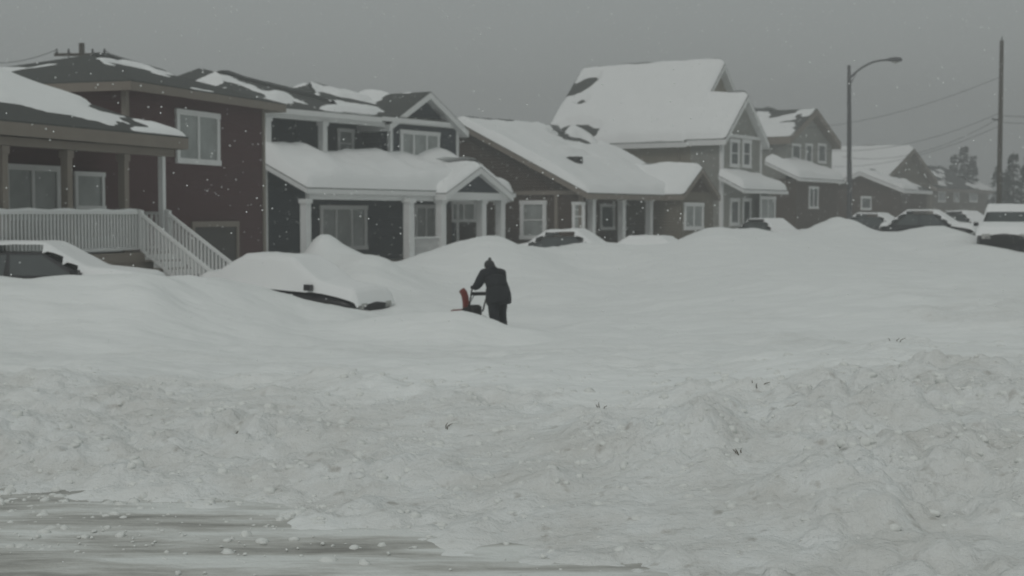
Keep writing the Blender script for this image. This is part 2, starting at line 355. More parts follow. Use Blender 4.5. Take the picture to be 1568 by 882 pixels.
# ------------------------------------------------------------------ HOUSE (dark red, split level)
h=House("red_siding_house",19,0,41.32,X=-11.17)
h.box("main_walls",0,8.12,0,9,-.5,6.28,M['red'])
h.box("corner_trim",8.0,8.17,-.04,.14,-.5,6.1,M['taupe']); h.box("corner_trim",-.04,.12,-.04,.12,4.2,6.1,M['taupe'])
h.hip("upper_roof",-.55,8.75,-.55,9.5,6.32,7.75,4.6,5.6,4.5,.16,.60,'taupe',3,th=.26)
h.win(268,166,335,254,'y',0,2,'curtain',fw=.17)
u0,z1=h.hy(296,343,0);u1,z0=h.hy(361,400,0)
h.box("garage_door",u0,u1,-.02,.05,-.4,z1-.1,M['garage'])
h.box("garage_trim_top",u0-.15,u1+.15,-.07,.01,z1-.1,z1+.08,M['taupe']); h.box("garage_trim_side",u1,u1+.15,-.068,.01,-.4,z1-.101,M['taupe']); h.box("garage_trim_side",u0-.15,u0,-.068,.01,-.4,z1-.101,M['taupe'])
h.box("wing_walls",-13,-.01,-.8,6,-.5,4.45,M['red'])
h.roof("wing_flat_roof",[(-2.6,-.8,4.46),(-.02,-.8,4.46),(-.02,5,4.7),(-2.6,5,4.7)],.25,-1,'taupe',5)
h.hip("wing_roof",-13.4,-2.3,-3.5,5.2,4.55,6.45,-11,-5.6,1.1,.13,.44,'taupe',9,th=.30)
h.box("porch_beam",-13,-2.6,-3.25,-3.05,4.05,4.24,M['taupe'])
h.win(4,250,91,337,'y',-.8,2,'curtain',fw=.15)
u0,z1=h.hy(110,262,-.8);u1,_=h.hy(160,262,-.8)
h.box("front_door",u0+.1,u1-.4,-.86,-.79,1.6,z1,M['taupe']); h.win(112,262,158,322,'y',-.87,1,'curtain',fw=.12)
xd,_=h.hy(210,325,-3.2); xe,_=h.hy(252,325,-3.2); zr=h.hy(210,323,-3.2)[1]; zd=zr-1.05
h.box("deck_floor",-13,xe+.1,-3.35,-.81,zd-.25,zd,M['taupe']); h.box("deck_skirt",-13,xe,-3.3,-3.2,-.3,zd-.251,M['taupe'])
for px in (4,103,190): h.post(px,-3.1,zd,4.04,.19,'taupe')
h.box("porch_post",xe-.07,xe+.07,-3.2,-3.06,zd,4.12,M['white'])
def railing(H,a,b,hgt=1.0,sp=.13,m='white',cap=False):
    a=Vector(a);b=Vector(b)
    up=Vector((0,0,hgt)); lo=Vector((0,0,.1))
    beam(H.e,"rail_top",a+up,b+up,.10,M[m],.07); beam(H.e,"rail_bottom",a+lo,b+lo,.05,M[m],.07)
    if cap: tube(H.e,"rail_snow",[a.lerp(b,k/24)+up+Vector((0,0,.045+.02*math.sin(k*1.7))) for k in range(25)],.05,M['snow'],8)
    n=max(2,int((b-a).length/sp))
    for i in range(n+1):
        p=a.lerp(b,i/n); w=.05 if 0<i<n else .12
        H.box("baluster",p.x-w/2,p.x+w/2,p.y-w/2+.0,p.y+w/2,p.z+.1,p.z+hgt-.03+(.12 if w>.1 else 0),M[m])
railing(h,(-12.9,-3.22,zd),(xd,-3.22,zd),cap=True)
railing(h,(xe+.02,-2.2,zd),(xe+.02,-3.22,zd))
railing(h,(xd,-3.3,zd-.02),(xd,-5.45,zd-1.55)); railing(h,(xe+.02,-3.3,zd-.02),(xe+.02,-5.6,zd-1.6))
for i in range(8):
    h.box("stair_tread",xd+.08,xe-.05,-3.62-i*.27,-3.32-i*.27,zd-.2*(i+1)-.05,zd-.2*(i+1),M['taupe'])
    h.box("tread_snow",xd+.1,xe-.07,-3.60-i*.27,-3.33-i*.27,zd-.2*(i+1)+.001,zd-.2*(i+1)+.14,M['snow'])
h.roof("deck_snow",[(-12.9,-3.1,zd+.0),(xd-.1,-3.1,zd),(xd-.1,-1,zd),(-12.9,-1,zd)],.32,-1,'taupe',2,th=.02)
# ------------------------------------------------------------------ HOUSE (slate, two storeys with porch)
h=House("slate_blue_house",33,405,57)
g0,_=h.hy(596,182,0); g1,ze=h.hy(700,190,0); ze=6.75
h.box("lower_walls",0,g1,0,9,-.5,4.55,M['navy'])
h.box("upper_walls",.05,g0+.01,1.5,9,4.551,ze,M['navy'])
h.box("bay_walls",g0,g1-.02,-.02,9,4.56,ze,M['navy'])
h.box("corner_trim",-.05,.14,-.06,.1,-.5,4.5,M['white']); h.box("corner_trim",g1-.14,g1+.05,-.07,.1,-.5,ze-.1,M['white']); h.box("corner_trim",g0-.02,g0+.16,-.08,.1,4.6,ze-.1,M['white'])
h.box("upper_wall_trim",.0,.14,1.42,1.6,4.6,ze-.1,M['white'])
h.box("eave_beam",-.2,g0-.03,-.12,.08,ze-.32,ze-.12,M['white'])
for px in (409,495): h.post(px,0,4.4,ze-.3,.28)
h.win(516,196,541,243,'y',1.5,1,'curtain',fw=.16,bar=True)
h.win(612,198,672,249,'y',-.02,3,'curtain',fw=.19)
for px in (455,565):
    x,_=h.hy(px,200,1.5); h.box("wall_trim",x-.07,x+.07,1.44,1.49,4.6,ze-.15,M['navy'])
za=h.hy(650,140,-.4)[1]
h.gable_y("bay_roof",g0-.05,g1,0,7,ze+.0,za,.4,.24,.50,'white','navy',4,th=.30)
h.box("gable_band",g0+.01,g1-.03,-.09,-.021,ze-.12,ze+.06,M['white'])
ax=2.6; ay=6.2; az=8.9
h.hip("rear_roof",-.6,7.0,-.5,11,ze+.05,az,ax,ax+.3,ay,.2,.52,'white',21,th=.22)
bx_,bz=h.hy(475,131,5)
h.hip("mid_roof",bx_-4.2,bx_+3.6,-.45,10,ze+.1,bz,bx_-.3,bx_+.3,5,.2,.50,'white',31,th=.2)
ye=-2.7; xr,_=h.hy(790,300,ye); zp=3.55
h.roof("porch_roof",[(-.5,ye,zp),(xr,ye,zp),(xr-.6,-.02,4.75),(-.5,-.02,4.75)],.66,-1,'white',41,n=60,m=24,edge=(1,1,0,1),th=.2)
h.box("porch_beam",-.2,xr-.3,ye+.15,ye+.35,zp-.42,zp-.2,M['white'])
p0,_=h.hy(684,290,-3.1); p1,_=h.hy(778,300,-3.1); pa=h.hy(719,256,-3.1)[1]
h.gable_y("porch_gable",p0,p1,-3.0,-.6,zp,pa,.25,.34,-1,'white','navy',45,th=.27)
xm=(p0+p1)/2
h.box("porch_gable_beam",p0,p1,-3.05,-2.9,zp-.35,zp-.02,M['white'])
for px in (468,): h.post(px,ye+.25,-.3,zp-.4,.30)
for px in (626,675,737,766): h.post(px,-2.75,-.3,zp-.33,.34)
h.win(489,314,561,382,'y',0,3,'curtain',fw=.18)
h.win(634,313,668,378,'y',0,2,'curtain',fw=.17)
h.win(690,308,727,340,'y',0,2,'curtain',fw=.14)
h.box("front_door",g1-1.6,g1-.55,-.06,-.005,.6,2.8,M['brown'])
h.box("porch_floor",.1,xr-.2,-2.9,-.02,-.3,.55,M['taupe'])
xa,_=h.hy(626,330,-2.75);xb,_=h.hy(675,330,-2.75); railing(h,(xa,-2.75,.55),(xb,-2.75,.55))
xa,_=h.hy(737,330,-2.75);xb,_=h.hy(766,330,-2.75); railing(h,(xa,-2.75,.55),(xb,-2.75,.55))
# ------------------------------------------------------------------ HOUSE (brown bungalow)
h=House("brown_bungalow",33,895,68)
yr,zr=h.hx(708,188,0); x1,_=h.hy(1052,290,0); ze=3.75
h.box("walls",0,x1,2.0,2*yr,-.5,ze,M['brown'])
h.box("side_return",0.01,.6,.25,2.01,-.5,ze-.01,M['brown'])
h.box("corner_trim",-.05,.12,.15,.3,-.5,ze-.2,M['taupe'])
h.gable_x("main_roof",0,x1,0,2*yr,ze,zr,.45,.34,.27,'taupe','brown',51,th=.26,bare=((.80,.84,.20,.09),))
h.box("porch_beam",0,x1,.1,.28,ze-.38,ze-.15,M['taupe'])
for px in (906,952,994): h.post(px,.15,-.3,ze-.35,.30)
h.win(797,307,837,367,'x',0,1,'curtain',fw=.2,bar=True)
h.win(877,309,896,354,'x',0,1,'curtain',fw=.16,bar=True)
for px in (852,): 
    y,_=h.hx(px,330,0); h.box("wall_trim",-.05,.0,y-.09,y+.09,-.3,ze-.1,M['taupe'])
h.box("side_band",-.06,-.002,.3,2*yr,ze-.25,ze-.05,M['taupe'])
h.win(955,309,990,352,'y',2.0,2,'curtain',fw=.16)
h.win(918,312,940,352,'y',2.0,1,'glass',fw=.16)
b0,_=h.hy(1046,290,-1.4);b1,_=h.hy(1100,290,-1.4);ba=h.hy(1072,258,-1.4)[1]
h.box("bay_walls",b0+.2,b1-.2,-1.2,2.05,-.5,ze-.02,M['tan'])
h.gable_y("bay_roof",b0+.2,b1-.2,-1.2,5,ze,ba,.3,.3,-1,'taupe','brown',61,th=.26)
h.win(1047,310,1076,352,'y',-1.2,2,'curtain',fw=.2)
x,z=h.hy(880,243,2.5); box(h.e,"roof_vent",x-.3,x+.3,2.2,2.8,z-.6,z+.1,M['black'])
# ------------------------------------------------------------------ HOUSE (large beige)
h=House("beige_two_storey_house",33,1105,82)
yb,_=h.hx(838,200,0); x1,_=h.hy(1165,200,0); ze=h.hx(1100,205,0)[1]; w=9.6
h.box("main_walls",0,w,2,yb,-.5,ze,M['beige']); h.box("front_bay_walls",.01,x1,0,2.05,-.5,ze-.01,M['grey'])
zr=h.hy(1120,106,3)[1]
h.gable_y("main_roof",0,w,2.5,yb,ze,zr,.45,.34,-1,'white','beige',71,th=.3,bare=((.24,.14,.17,.15),(.08,.78,.12,.16),(.14,.55,.06,.08)))
zf=h.hy(1141,146,-.3)[1]
h.gable_y("front_roof",0,x1,0,6,ze,zf,.4,.3,-1,'white','grey',75,th=.32)
h.box("corner_trim",-.06,.14,-.06,.14,-.5,ze-.2,M['white']); h.box("corner_trim",x1-.14,x1+.06,-.06,.14,-.5,ze-.2,M['white'])
h.box("gable_band",.15,x1-.15,-.07,-.005,ze-.15,ze+.05,M['white'])
h.win(1117,212,1131,257,'y',0,1,'glass',fw=.22,bar=True); h.win(1136,213,1149,258,'y',0,1,'glass',fw=.22,bar=True)
h.win(1117,303,1131,346,'y',0,1,'glass',fw=.22); h.win(1136,303,1149,346,'y',0,1,'glass',fw=.22)
zz=h.hy(1130,290,-1.5)[1]; xr,_=h.hy(1205,290,-1.5)
h.roof("skirt_roof",[(-.5,-1.6,zz),(xr,-1.6,zz),(xr-.5,.0,zz+.8),(-.5,.0,zz+.8)],.35,-1,'white',77)
h.box("garage_walls",x1+.02,xr-.3,-.6,6,-.5,zz-.05,M['grey'])
h.win(1163,300,1186,344,'y',-.6,2,'curtain',fw=.2)
h.box("belt_trim",-.03,-.002,2,yb,zz-.1,zz+.1,M['white'])
x,z=h.hx(1040,230,0); h.box("downspout",-.1,-.004,x-.06,x+.06,0,ze-.2,M['taupe'])
# ------------------------------------------------------------------ HOUSE (pale, right)
h=House("pale_grey_house",33,1203,104)
x1,_=h.hy(1274,213,0); ze=h.hy(1203,205,0)[1]; zr=h.hy(1243,166,-.4)[1]
h.box("walls",0,x1,0,13,-.5,ze,M['grey'])
h.gable_y("main_roof",0,x1,0,13,ze,zr,.55,.3,.46,'taupe','grey',81,th=.5)
for a,b in ((1212,1225),(1233,1243),(1252,1264)): h.win(a,219,b,251,'y',0,1,'glass',fw=.2)
zz=h.hy(1240,274,-2.5)[1]; xr,_=h.hy(1292,274,-2.5); xl,_=h.hy(1222,274,-2.5)
h.roof("porch_roof",[(xl,-2.6,zz),(xr,-2.6,zz),(xr,0,zz+1.2),(xl,0,zz+1.2)],.4,-1,'white',83)
h.box("porch_walls",xl+.4,xr-.3,-2.2,0,-.5,zz-.02,M['brown'])
h.win(1238,285,1252,320,'y',-2.2,2,'glass',fw=.18)
h.win(1172,285,1190,330,'x',0,1,'glass',fw=.2)
h=House("brown_gabled_house",33,1352,128)
x1,_=h.hy(1424,290,0); ze=h.hy(1352,268,0)[1]; zr=h.hy(1390,227,-.4)[1]
h.box("walls",0,x1,0,17,-.5,ze,M['tan']); h.gable_y("main_roof",0,x1,0,17,ze,zr,.6,.35,-1,'taupe','tan',91,th=.4)
for a,b in ((1362,1374),(1392,1404)): h.win(a,296,b,318,'y',0,1,'glass',fw=.2)
zz=h.hy(1330,285,-3)[1]
h.box("garage_walls",-4.5,3,-3,4,-.5,zz,M['brown']); h.gable_x("garage_roof",-4.5,3,-3,4,zz,zz+1.4,.4,.3,.45,'white','brown',95,th=.3)
h.win(1318,300,1333,322,'y',-3,1,'glass',fw=.2)
h=House("distant_brown_house",33,1428,165)
x1,_=h.hy(1514,285,0); ze=h.hy(1428,284,0)[1]; zr=ze+2.9
h.box("walls",0,x1,0,12,-.5,ze,M['tan']); h.gable_x("main_roof",0,x1,0,12,ze,zr,.6,.25,.55,'taupe','tan',99,th=.4)
for a,b in ((1436,1447),(1460,1468),(1484,1496)): h.win(a,292,b,310,'y',0,1,'curtain',fw=.25)
# ------------------------------------------------------------------ street furniture
def base_z(x,y): return float(height(np.array([x]),np.array([y]),False)[0][0])
x,y,z=W(1300,352,72); e=empty("street_lamp",(x,y,0))
zt=W(1296,100,72)[2]; zb=base_z(x,y)-.6; 
tube(e,"pole",[(0,0,zb),(0,0,zb+3),(-.08,0,zt-1),(-.1,0,zt)],[.14,.13,.10,.08],M['steel'],14)
tube(e,"pole_base",[(0,0,zb),(0,0,zb+1.1)],[.2,.17],M['steel'],12)
ex,_,ez=W(1358,92,72); ex-=x
arm=[(-.1,0,zt-.7)]+[(-.1+(ex+.1)*t,0,zt-.7+(ez-zt+.7)*(1-(1-t)**2.2)) for t in np.linspace(.08,1,12)]
tube(e,"arm",arm,[.05]*len(arm),M['steel'],8)
tube(e,"lamp_head",[(ex-.05,0,ez),(ex+.15,0,ez+.03),(ex+.45,0,ez+.03),(ex+.7,0,ez+.02),(ex+.78,0,ez)],[.05,.09,.13,.10,.03],M['steel'],12)
tube(e,"lamp_lens",[(ex+.25,0,ez-.06),(ex+.45,0,ez-.11),(ex+.62,0,ez-.07)],[.04,.08,.04],M['lampglass'],10)
tube(e,"arm_bracket",[(-.1,0,zt-1.1),(.25,0,zt-.42)],.025,M['steel'],6)
def upole(px,pyt,Y,name="utility_pole",arm=True,tr=False):
    x,y,z=W(px,pyt,Y); e=empty(name,(x,y,0))
    tube(e,"pole",[(0,0,-.5),(0,0,z*.5),(0,0,z)],[.17,.15,.12],M['wood'],12)
    if arm:
        beam(e,"crossarm",(-1.1,-.16,z-.5),(1.1,-.16,z-.5),.1,M['wood'],.12)
        for k in (-1,-.5,.5,1): tube(e,"insulator",[(k,-.16,z-.44),(k,-.16,z-.25)],[.06,.04],M['steel'],8)
        beam(e,"brace",(-.6,-.16,z-.5),(0,-.14,z-1.1),.04,M['steel']); beam(e,"brace",(.6,-.16,z-.5),(0,-.14,z-1.1),.04,M['steel'])
    else:
        tube(e,"pole_top_pin",[(0,0,z),(0,0,z+.25)],[.04,.03],M['steel'],8)
        tube(e,"bracket",[(0,0,z*.63),(-.55,-.1,z*.63+.1)],.05,M['steel'],6)
    if tr: tube(e,"transformer",[(-.38,-.1,z-1.9),(-.38,-.1,z-1.85),(-.38,-.1,z-1.15),(-.38,-.1,z-1.1)],[.15,.22,.22,.12],M['steel'],14)
    return Vector((x,y,z))
P1=upole(1534,62,88,arm=False); P2=upole(125,66,60,tr=True)
we=empty("power_lines")
def wire(a,b,sag,r=.014):
    a=Vector(a);b=Vector(b); pts=[]
    for i in range(17):
        t=i/16; p=a.lerp(b,t); p.z-=sag*4*t*(1-t); pts.append(p)
    tube(we,"wire",pts,r,M['wire'],5)
A=P1
for dz,tx,tyy,tY,sg in ((-2.2,1100,190,120,1.5),(-4.4,1200,222,104,1.2),(-4.7,1290,240,104,1.0),(-5.2,1180,240,125,1.6)):
    wire(A+Vector((0,0,dz)),W(tx,tyy,tY),sg)
for dz in (-4.6,-5.0): wire(A+Vector((0,0,dz)),(A.x+22,A.y-25,A.z+dz+.5),1.0)
wire(P2+Vector((-1,-.16,-.3)),W(-120,60,68),.8); wire(P2+Vector((1,-.16,-.3)),W(330,118,85),.8)
# ------------------------------------------------------------------ conifers
def conifer(px,pyt,pyb,Y,rad,seed,name="spruce_tree"):
    r=random.Random(seed); x,y,zt=W(px,pyt,Y); zb=.5; H=zt-zb; e=empty(name,(x,y,zb))
    tube(e,"trunk",[(0,0,-.5),(0.05,0,H*.5),(0,0,H)],[.2*H/8,.12*H/8,.02],M['wood'],8)
    vs=[];fs=[]
    for i in range(int(95*H/6)):
        t=r.random()**1.15; z=H*(.1+.9*t); L=rad*(1-t)**.8*r.uniform(.55,1.15)+.12; an=r.random()*6.28
        dx,dy=math.cos(an),math.sin(an); dr=-.25*L
        for k in range(7):
            s=(k+1)/7*L; wv=.30*(1-.6*k/7)*r.uniform(.7,1.4)*(H/8+.3)
            c=Vector((dx*s,dy*s,z+dr*(k+1)/7+r.uniform(-.1,.1)))
            for q in (-1,1):
                n=len(vs); p=Vector((-dy,dx,0))*q
                vs+= [c,c+p*wv+Vector((dx,dy,0))*wv*.5+Vector((0,0,r.uniform(-.25,.05))),c+Vector((dx,dy,0))*wv*.8+Vector((0,0,r.uniform(-.1,.15)))]; fs.append((n,n+1,n+2))
    mesh("needles",vs,fs,M['needle'],e)
conifer(1476,226,300,185,2.3,1); conifer(1461,236,300,190,1.6,2); conifer(1490,240,300,186,1.4,8)
conifer(1552,232,320,150,2.2,3); conifer(1575,240,320,135,2.6,4); conifer(1528,255,320,170,1.8,5); conifer(1604,225,320,140,3,6); conifer(1540,262,320,150,1.6,7)
# ------------------------------------------------------------------ cars
def car(name,loc,rz,paint,L=4.5,Wd=1.8,Ht=1.45,suv=False,snow=.28,tilt=0,seed=0,drape=.14,opened=False):
    e=empty(name,loc,rz); e.rotation_euler=(0,tilt,rz); hw=Wd/2
    hood=.62*Ht; zb=.24
    st=[(-L/2,.45,.74*hw,hood*.88),(-L/2+.12,.3,.93*hw,hood*1.0),(-L*.33,zb,hw,hood*1.04),(0,zb,hw,hood*1.02),(L*.22,zb,hw,hood*1.0),(L*.38,zb,.97*hw,hood*.93),(L/2-.12,.28,.88*hw,hood*.84),(L/2,.42,.7*hw,hood*.72)]
    vs=[];fs=[]
    for (x,b,w,t) in st:
        vs+=[(x,-w*.92,b),(x,-w,b+.15),(x,-w,(b+t)/2+.06),(x,-w*.94,t-.03),(x,-w*.7,t+.02),(x,0,t+.05),(x,w*.7,t+.02),(x,w*.94,t-.03),(x,w,(b+t)/2+.06),(x,w,b+.15),(x,w*.92,b)]
    n=11
    for i in range(len(st)-1):
        for k in range(n): fs.append((i*n+k,(i+1)*n+k,(i+1)*n+(k+1)%n,i*n+(k+1)%n))
    fs.append(tuple(range(n))); fs.append(tuple(range((len(st)-1)*n,len(st)*n))[::-1])
    mesh("body",vs,fs,M[paint],e,True)
    r0,r1=(-L*.42,-L*.33) if suv else (-L*.40,-L*.22)
    f0,f1=(L*.24,L*.10) if suv else (L*.25,L*.06)
    tb=hood*1.0
    V=[(r0,-hw*.9,tb),(f0,-hw*.9,tb),(f0,hw*.9,tb),(r0,hw*.9,tb),(r1,-hw*.72,Ht-.03),(f1,-hw*.72,Ht-.03),(f1,hw*.72,Ht-.03),(r1,hw*.72,Ht-.03)]
    mesh("cabin",V,BF,M[paint],e)
    V=[Vector(v) for v in V]
    def pane(nm,a,b,c,d,u0,u1,w0,w1):
        nn=(b-a).cross(d-a).normalized()*.008
        q=[a.lerp(b,u).lerp(d.lerp(c,u),w)+nn for u,w in ((u0,w0),(u1,w0),(u1,w1),(u0,w1))]
        mesh(nm,q,[(0,1,2,3)],M['glass'],e)
    pane("windshield",V[1],V[2],V[6],V[5],.06,.94,.06,.92); pane("rear_window",V[3],V[0],V[4],V[7],.08,.92,.15,.88)
    pane("side_window",V[0],V[1],V[5],V[4],.08,.47,.08,.9); pane("side_window",V[0],V[1],V[5],V[4],.51,.93,.08,.9)
    pane("side_window",V[2],V[3],V[7],V[6],.07,.49,.08,.9); pane("side_window",V[2],V[3],V[7],V[6],.53,.92,.08,.9)
    rw=.33 if not suv else .39
    for sx in (-L*.3,L*.31):
        for sy in (-1,1):
            y0=sy*(hw-.2); y1=sy*(hw+.01)
            tube(e,"tire",[(sx,y0,rw),(sx,y0+sy*.03,rw),(sx,y1-sy*.03,rw),(sx,y1,rw)],[rw*.9,rw,rw,rw*.9],M['black'],22)
            tube(e,"hub",[(sx,y1-sy*.01,rw),(sx,y1+sy*.012,rw)],[rw*.6,rw*.5],M['chrome'],12)
    for sy in (-1,1):
        box(e,"headlight",L/2-.14,L/2+.0,sy*hw*.5,sy*hw*.8,hood*.62,hood*.78,M['lampglass'])
        box(e,"tail_light",-L/2-.01,-L/2+.12,sy*hw*.5,sy*hw*.72,hood*.65,hood*.85,M['orangered'])
        box(e,"mirror",f0-.25,f0-.08,sy*(hw+.02),sy*(hw+.18),hood+.03,hood+.17,M[paint])
    box(e,"grille",L/2-.06,L/2+.015,-hw*.42,hw*.42,hood*.45,hood*.75,M['black']); box(e,"bumper",L/2-.1,L/2+.06,-hw*.8,hw*.8,.3,.45,M[paint]); box(e,"bumper_rear",-L/2-.06,-L/2+.1,-hw*.8,hw*.8,.32,.5,M[paint])
    nx_,ny_=46,28; vs=[];fs=[]; skip=[]
    xa,xb=-L/2-.02,(L/2-.0)
    xp=[-L/2,-L/2+.1,r0,r1,f1,f0,L*.38,L/2-.12,L/2]; zp=[hood*.86,hood,hood*1.03,Ht,Ht,hood*1.03,hood*.95,hood*.86,hood*.7]
    for j in range(ny_+1):
        for i in range(nx_+1):
            x=xa+(xb-xa)*i/nx_; v=-1+2*j/ny_
            incab=r0-.05<x<f0+.05; av=abs(v); sk=False
            y=v*hw
            z=np.interp(x,xp,zp)
            ed=min(1,max(0,(1-av)/.18),max(0,(x-xa)/.2),max(0,(xb-x)/.2))
            if incab:
                lim=.74+.18*(1-min(1,max(0,(z-tb)/(Ht-tb))))
                if opened:
                    ed=min(ed,max(0,(lim+.03-av)/.16)); sk=av>lim+.03
                elif av>lim: z=tb+(z-tb)*max(0,1-(av-lim)/drape)
            t=snow*math.sqrt(max(0,ed))*(.75+.5*float(fbm(np.array(x*1.3+seed),np.array(y*1.3+seed*2),seed,3)))
            if suv and f1+.1<x<f0+.02: t=-.12
            skip.append(sk)
            vs.append((x,y*1.02,z+t-(.06 if ed<=0 else 0)+.03))
    for j in range(ny_):
        for i in range(nx_):
            a=j*(nx_+1)+i; q=(a,a+1,a+nx_+2,a+nx_+1)
            if sum(skip[k] for k in q)>=2: continue
            fs.append(q)
    mesh("snow_cover",vs,fs,M['snow'],e,True)
    return e
x,y,_=W(62,400,30.6); car("parked_car",(x,y,.30),math.radians(-2),'carblack',5.1,1.9,1.45,seed=1,snow=.17,opened=True)
x,y,_=W(450,420,35.0); car("parked_car",(x,y,-.10),math.radians(-24),'carblack',4.6,1.8,1.38,seed=2,snow=.22,tilt=math.radians(3.5))
x,y,_=W(880,390,56); car("parked_car",(x,y,.25),math.radians(-25),'cargrey',4.4,1.8,1.45,seed=3,opened=True,snow=.22)
x,y,_=W(1010,390,53); car("parked_car",(x,y,.15),math.radians(-25),'carblack',4.4,1.8,1.45,seed=4,snow=.12)
x,y,_=W(1345,345,78); car("parked_car",(x,y,.95),math.radians(-40),'cargrey',4.5,1.8,1.5,seed=5,snow=.18,opened=True)
x,y,_=W(1425,340,70); car("parked_car",(x,y,1.0),math.radians(-30),'carblack',4.6,1.8,1.6,seed=6,snow=.16,opened=True)
x,y,_=W(1180,350,74); car("parked_car",(x,y,.7),math.radians(-60),'carblack',4.5,1.8,1.5,seed=8,snow=.14,opened=True)
x,y,_=W(1480,335,84); car("parked_car",(x,y,1.1),math.radians(-60),'cargrey',4.5,1.8,1.5,seed=9,snow=.16,opened=True)
x,y,_=W(1544,345,53); car("parked_suv",(x,y,.98),math.radians(-112),'carblack',4.9,1.95,1.78,suv=True,seed=7,snow=.13)
# ------------------------------------------------------------------ person + snow blower
def skin(name,verts,edges,rad,m,parent,sub=2):
    me=bpy.data.meshes.new(name); me.from_pydata(verts,edges,[]); o=bpy.data.objects.new(name,me); scene.collection.objects.link(o); o.parent=parent
    md=o.modifiers.new("skin",'SKIN'); md.use_smooth_shade=True
    for i,r in enumerate(rad):
        sv=me.skin_vertices[0].data[i]; sv.radius=(r,r) if not isinstance(r,tuple) else r
        sv.use_root=(i==0)
    s=o.modifiers.new("sub",'SUBSURF'); s.levels=sub; s.render_levels=sub
    me.materials.append(m); return o
cl=mat("winter_clothes",(.022,.024,.027),.9,('n',12,.5),.3,5)
skm=mat("skin",(.42,.25,.18),.6,None,.1,6)
glove=mat("black_gloves",(.015,.015,.015),.8,None,.2,9)
hatm=mat("knit_hat",(.05,.05,.05),.95,('n',60,.6),.3,20)
x,y,_=W(763,450,29.4); zg=base_z(x,y)-.02
PR=math.radians(30)
pe=empty("man",(x,y,zg),PR)
V=[(0,0,.90),(0,.07,1.07),(0,.18,1.22),(0,.27,1.31),(0,.33,1.37),
   (.21,.25,1.28),(.29,.34,1.06),(.25,.55,.99),(.22,.62,1.00),
   (-.21,.25,1.28),(-.29,.34,1.06),(-.25,.55,.99),(-.22,.62,1.00),
   (.11,0,.86),(.14,.14,.47),(.15,.04,.10),(.16,.20,.05),
   (-.11,0,.86),(-.14,-.05,.47),(-.15,-.22,.12),(-.16,-.08,.05)]
E=[(0,1),(1,2),(2,3),(3,4),(3,5),(5,6),(6,7),(7,8),(3,9),(9,10),(10,11),(11,12),(0,13),(13,14),(14,15),(15,16),(0,17),(17,18),(18,19),(19,20)]
Rr=[(.24,.20),(.255,.21),(.255,.21),(.19,.15),(.085,.085),.125,.10,.074,.05,.125,.10,.074,.05,.145,.115,.10,.065,.145,.115,.10,.065]
skin("body",V,E,Rr,cl,pe)
tube(pe,"jacket_hem",[(0,-.03,.66),(0,-.02,.72),(0,.0,.85),(0,.04,1.0)],[.25,.268,.268,.245],cl,20)
tube(pe,"collar",[(0,.24,1.30),(0,.30,1.36),(0,.33,1.41)],[.15,.13,.11],cl,16)
def ell(P,name,c,r,m,n=20,def_=None):
    vs=[];fs=[];k=n//2
    for j in range(k+1):
        ph=math.pi*j/k
        for i in range(n):
            t=2*math.pi*i/n; v=[math.sin(ph)*math.cos(t),math.sin(ph)*math.sin(t),math.cos(ph)]
            if def_: v=def_(v)
            vs.append((c[0]+v[0]*r[0],c[1]+v[1]*r[1],c[2]+v[2]*r[2]))
    for j in range(k):
        for i in range(n): fs.append((j*n+i,(j+1)*n+i,(j+1)*n+(i+1)%n,j*n+(i+1)%n))
    return mesh(name,vs,fs,m,P,True)
hc=(0,.39,1.43)
def hd(v):
    x,y,z=v
    if z<0: x*=1+.28*z; y*=1+.12*z
    return [x,y,z]
ell(pe,"head",hc,(.080,.100,.120),skm,24,hd)
tube(pe,"nose",[(0,hc[1]+.092,hc[2]+.015),(0,hc[1]+.118,hc[2]-.015),(0,hc[1]+.09,hc[2]-.025)],[.008,.015,.010],skm,8)
for s_ in (-1,1):
    ell(pe,"eye",(s_*.03,hc[1]+.088,hc[2]+.01),(.012,.009,.008),glove,10); ell(pe,"ear",(s_*.08,hc[1]-.005,hc[2]-.005),(.012,.022,.032),skm,10)
beam(pe,"mouth",(-.022,hc[1]+.09,hc[2]-.055),(.022,hc[1]+.09,hc[2]-.055),.008,glove)
ell(pe,"hat",(0,hc[1]-.01,hc[2]+.045),(.102,.120,.098),hatm,22)
tube(pe,"hat_brim",[(0,hc[1]-.02,hc[2]-.01),(0,hc[1]-.015,hc[2]+.045)],[.112,.112],hatm,22)
ell(pe,"pompom",(0,hc[1]-.03,hc[2]+.16),(.035,.035,.032),hatm,12)
tube(pe,"scarf",[(0,.29,1.30),(0,.36,1.40)],[.125,.105],hatm,16)
for s_ in (-1,1):
    hx_=s_*.22; hy_=.66; hz_=.99
    ell(pe,"palm",(hx_,hy_,hz_+.01),(.045,.055,.028),glove,14)
    for k in range(4):
        fx=hx_-.033+.022*k; l=[.85,1,.95,.75][k]
        skin("finger",[(fx,hy_+.02,hz_+.02),(fx,hy_+.065*l,hz_+.022),(fx,hy_+.085*l,hz_-.012),(fx,hy_+.06*l,hz_-.035)],[(0,1),(1,2),(2,3)],[.011,.0105,.010,.009],glove,pe,1)
    skin("thumb",[(hx_-s_*.035,hy_-.02,hz_),(hx_-s_*.05,hy_+.02,hz_-.022),(hx_-s_*.035,hy_+.045,hz_-.035)],[(0,1),(1,2)],[.013,.012,.010],glove,pe,1)
    ell(pe,"boot",(s_*.15,.12 if s_>0 else -.14,.06),(.066,.155,.07),glove,14)
sb=empty("snow_blower",(x,y,zg),PR)
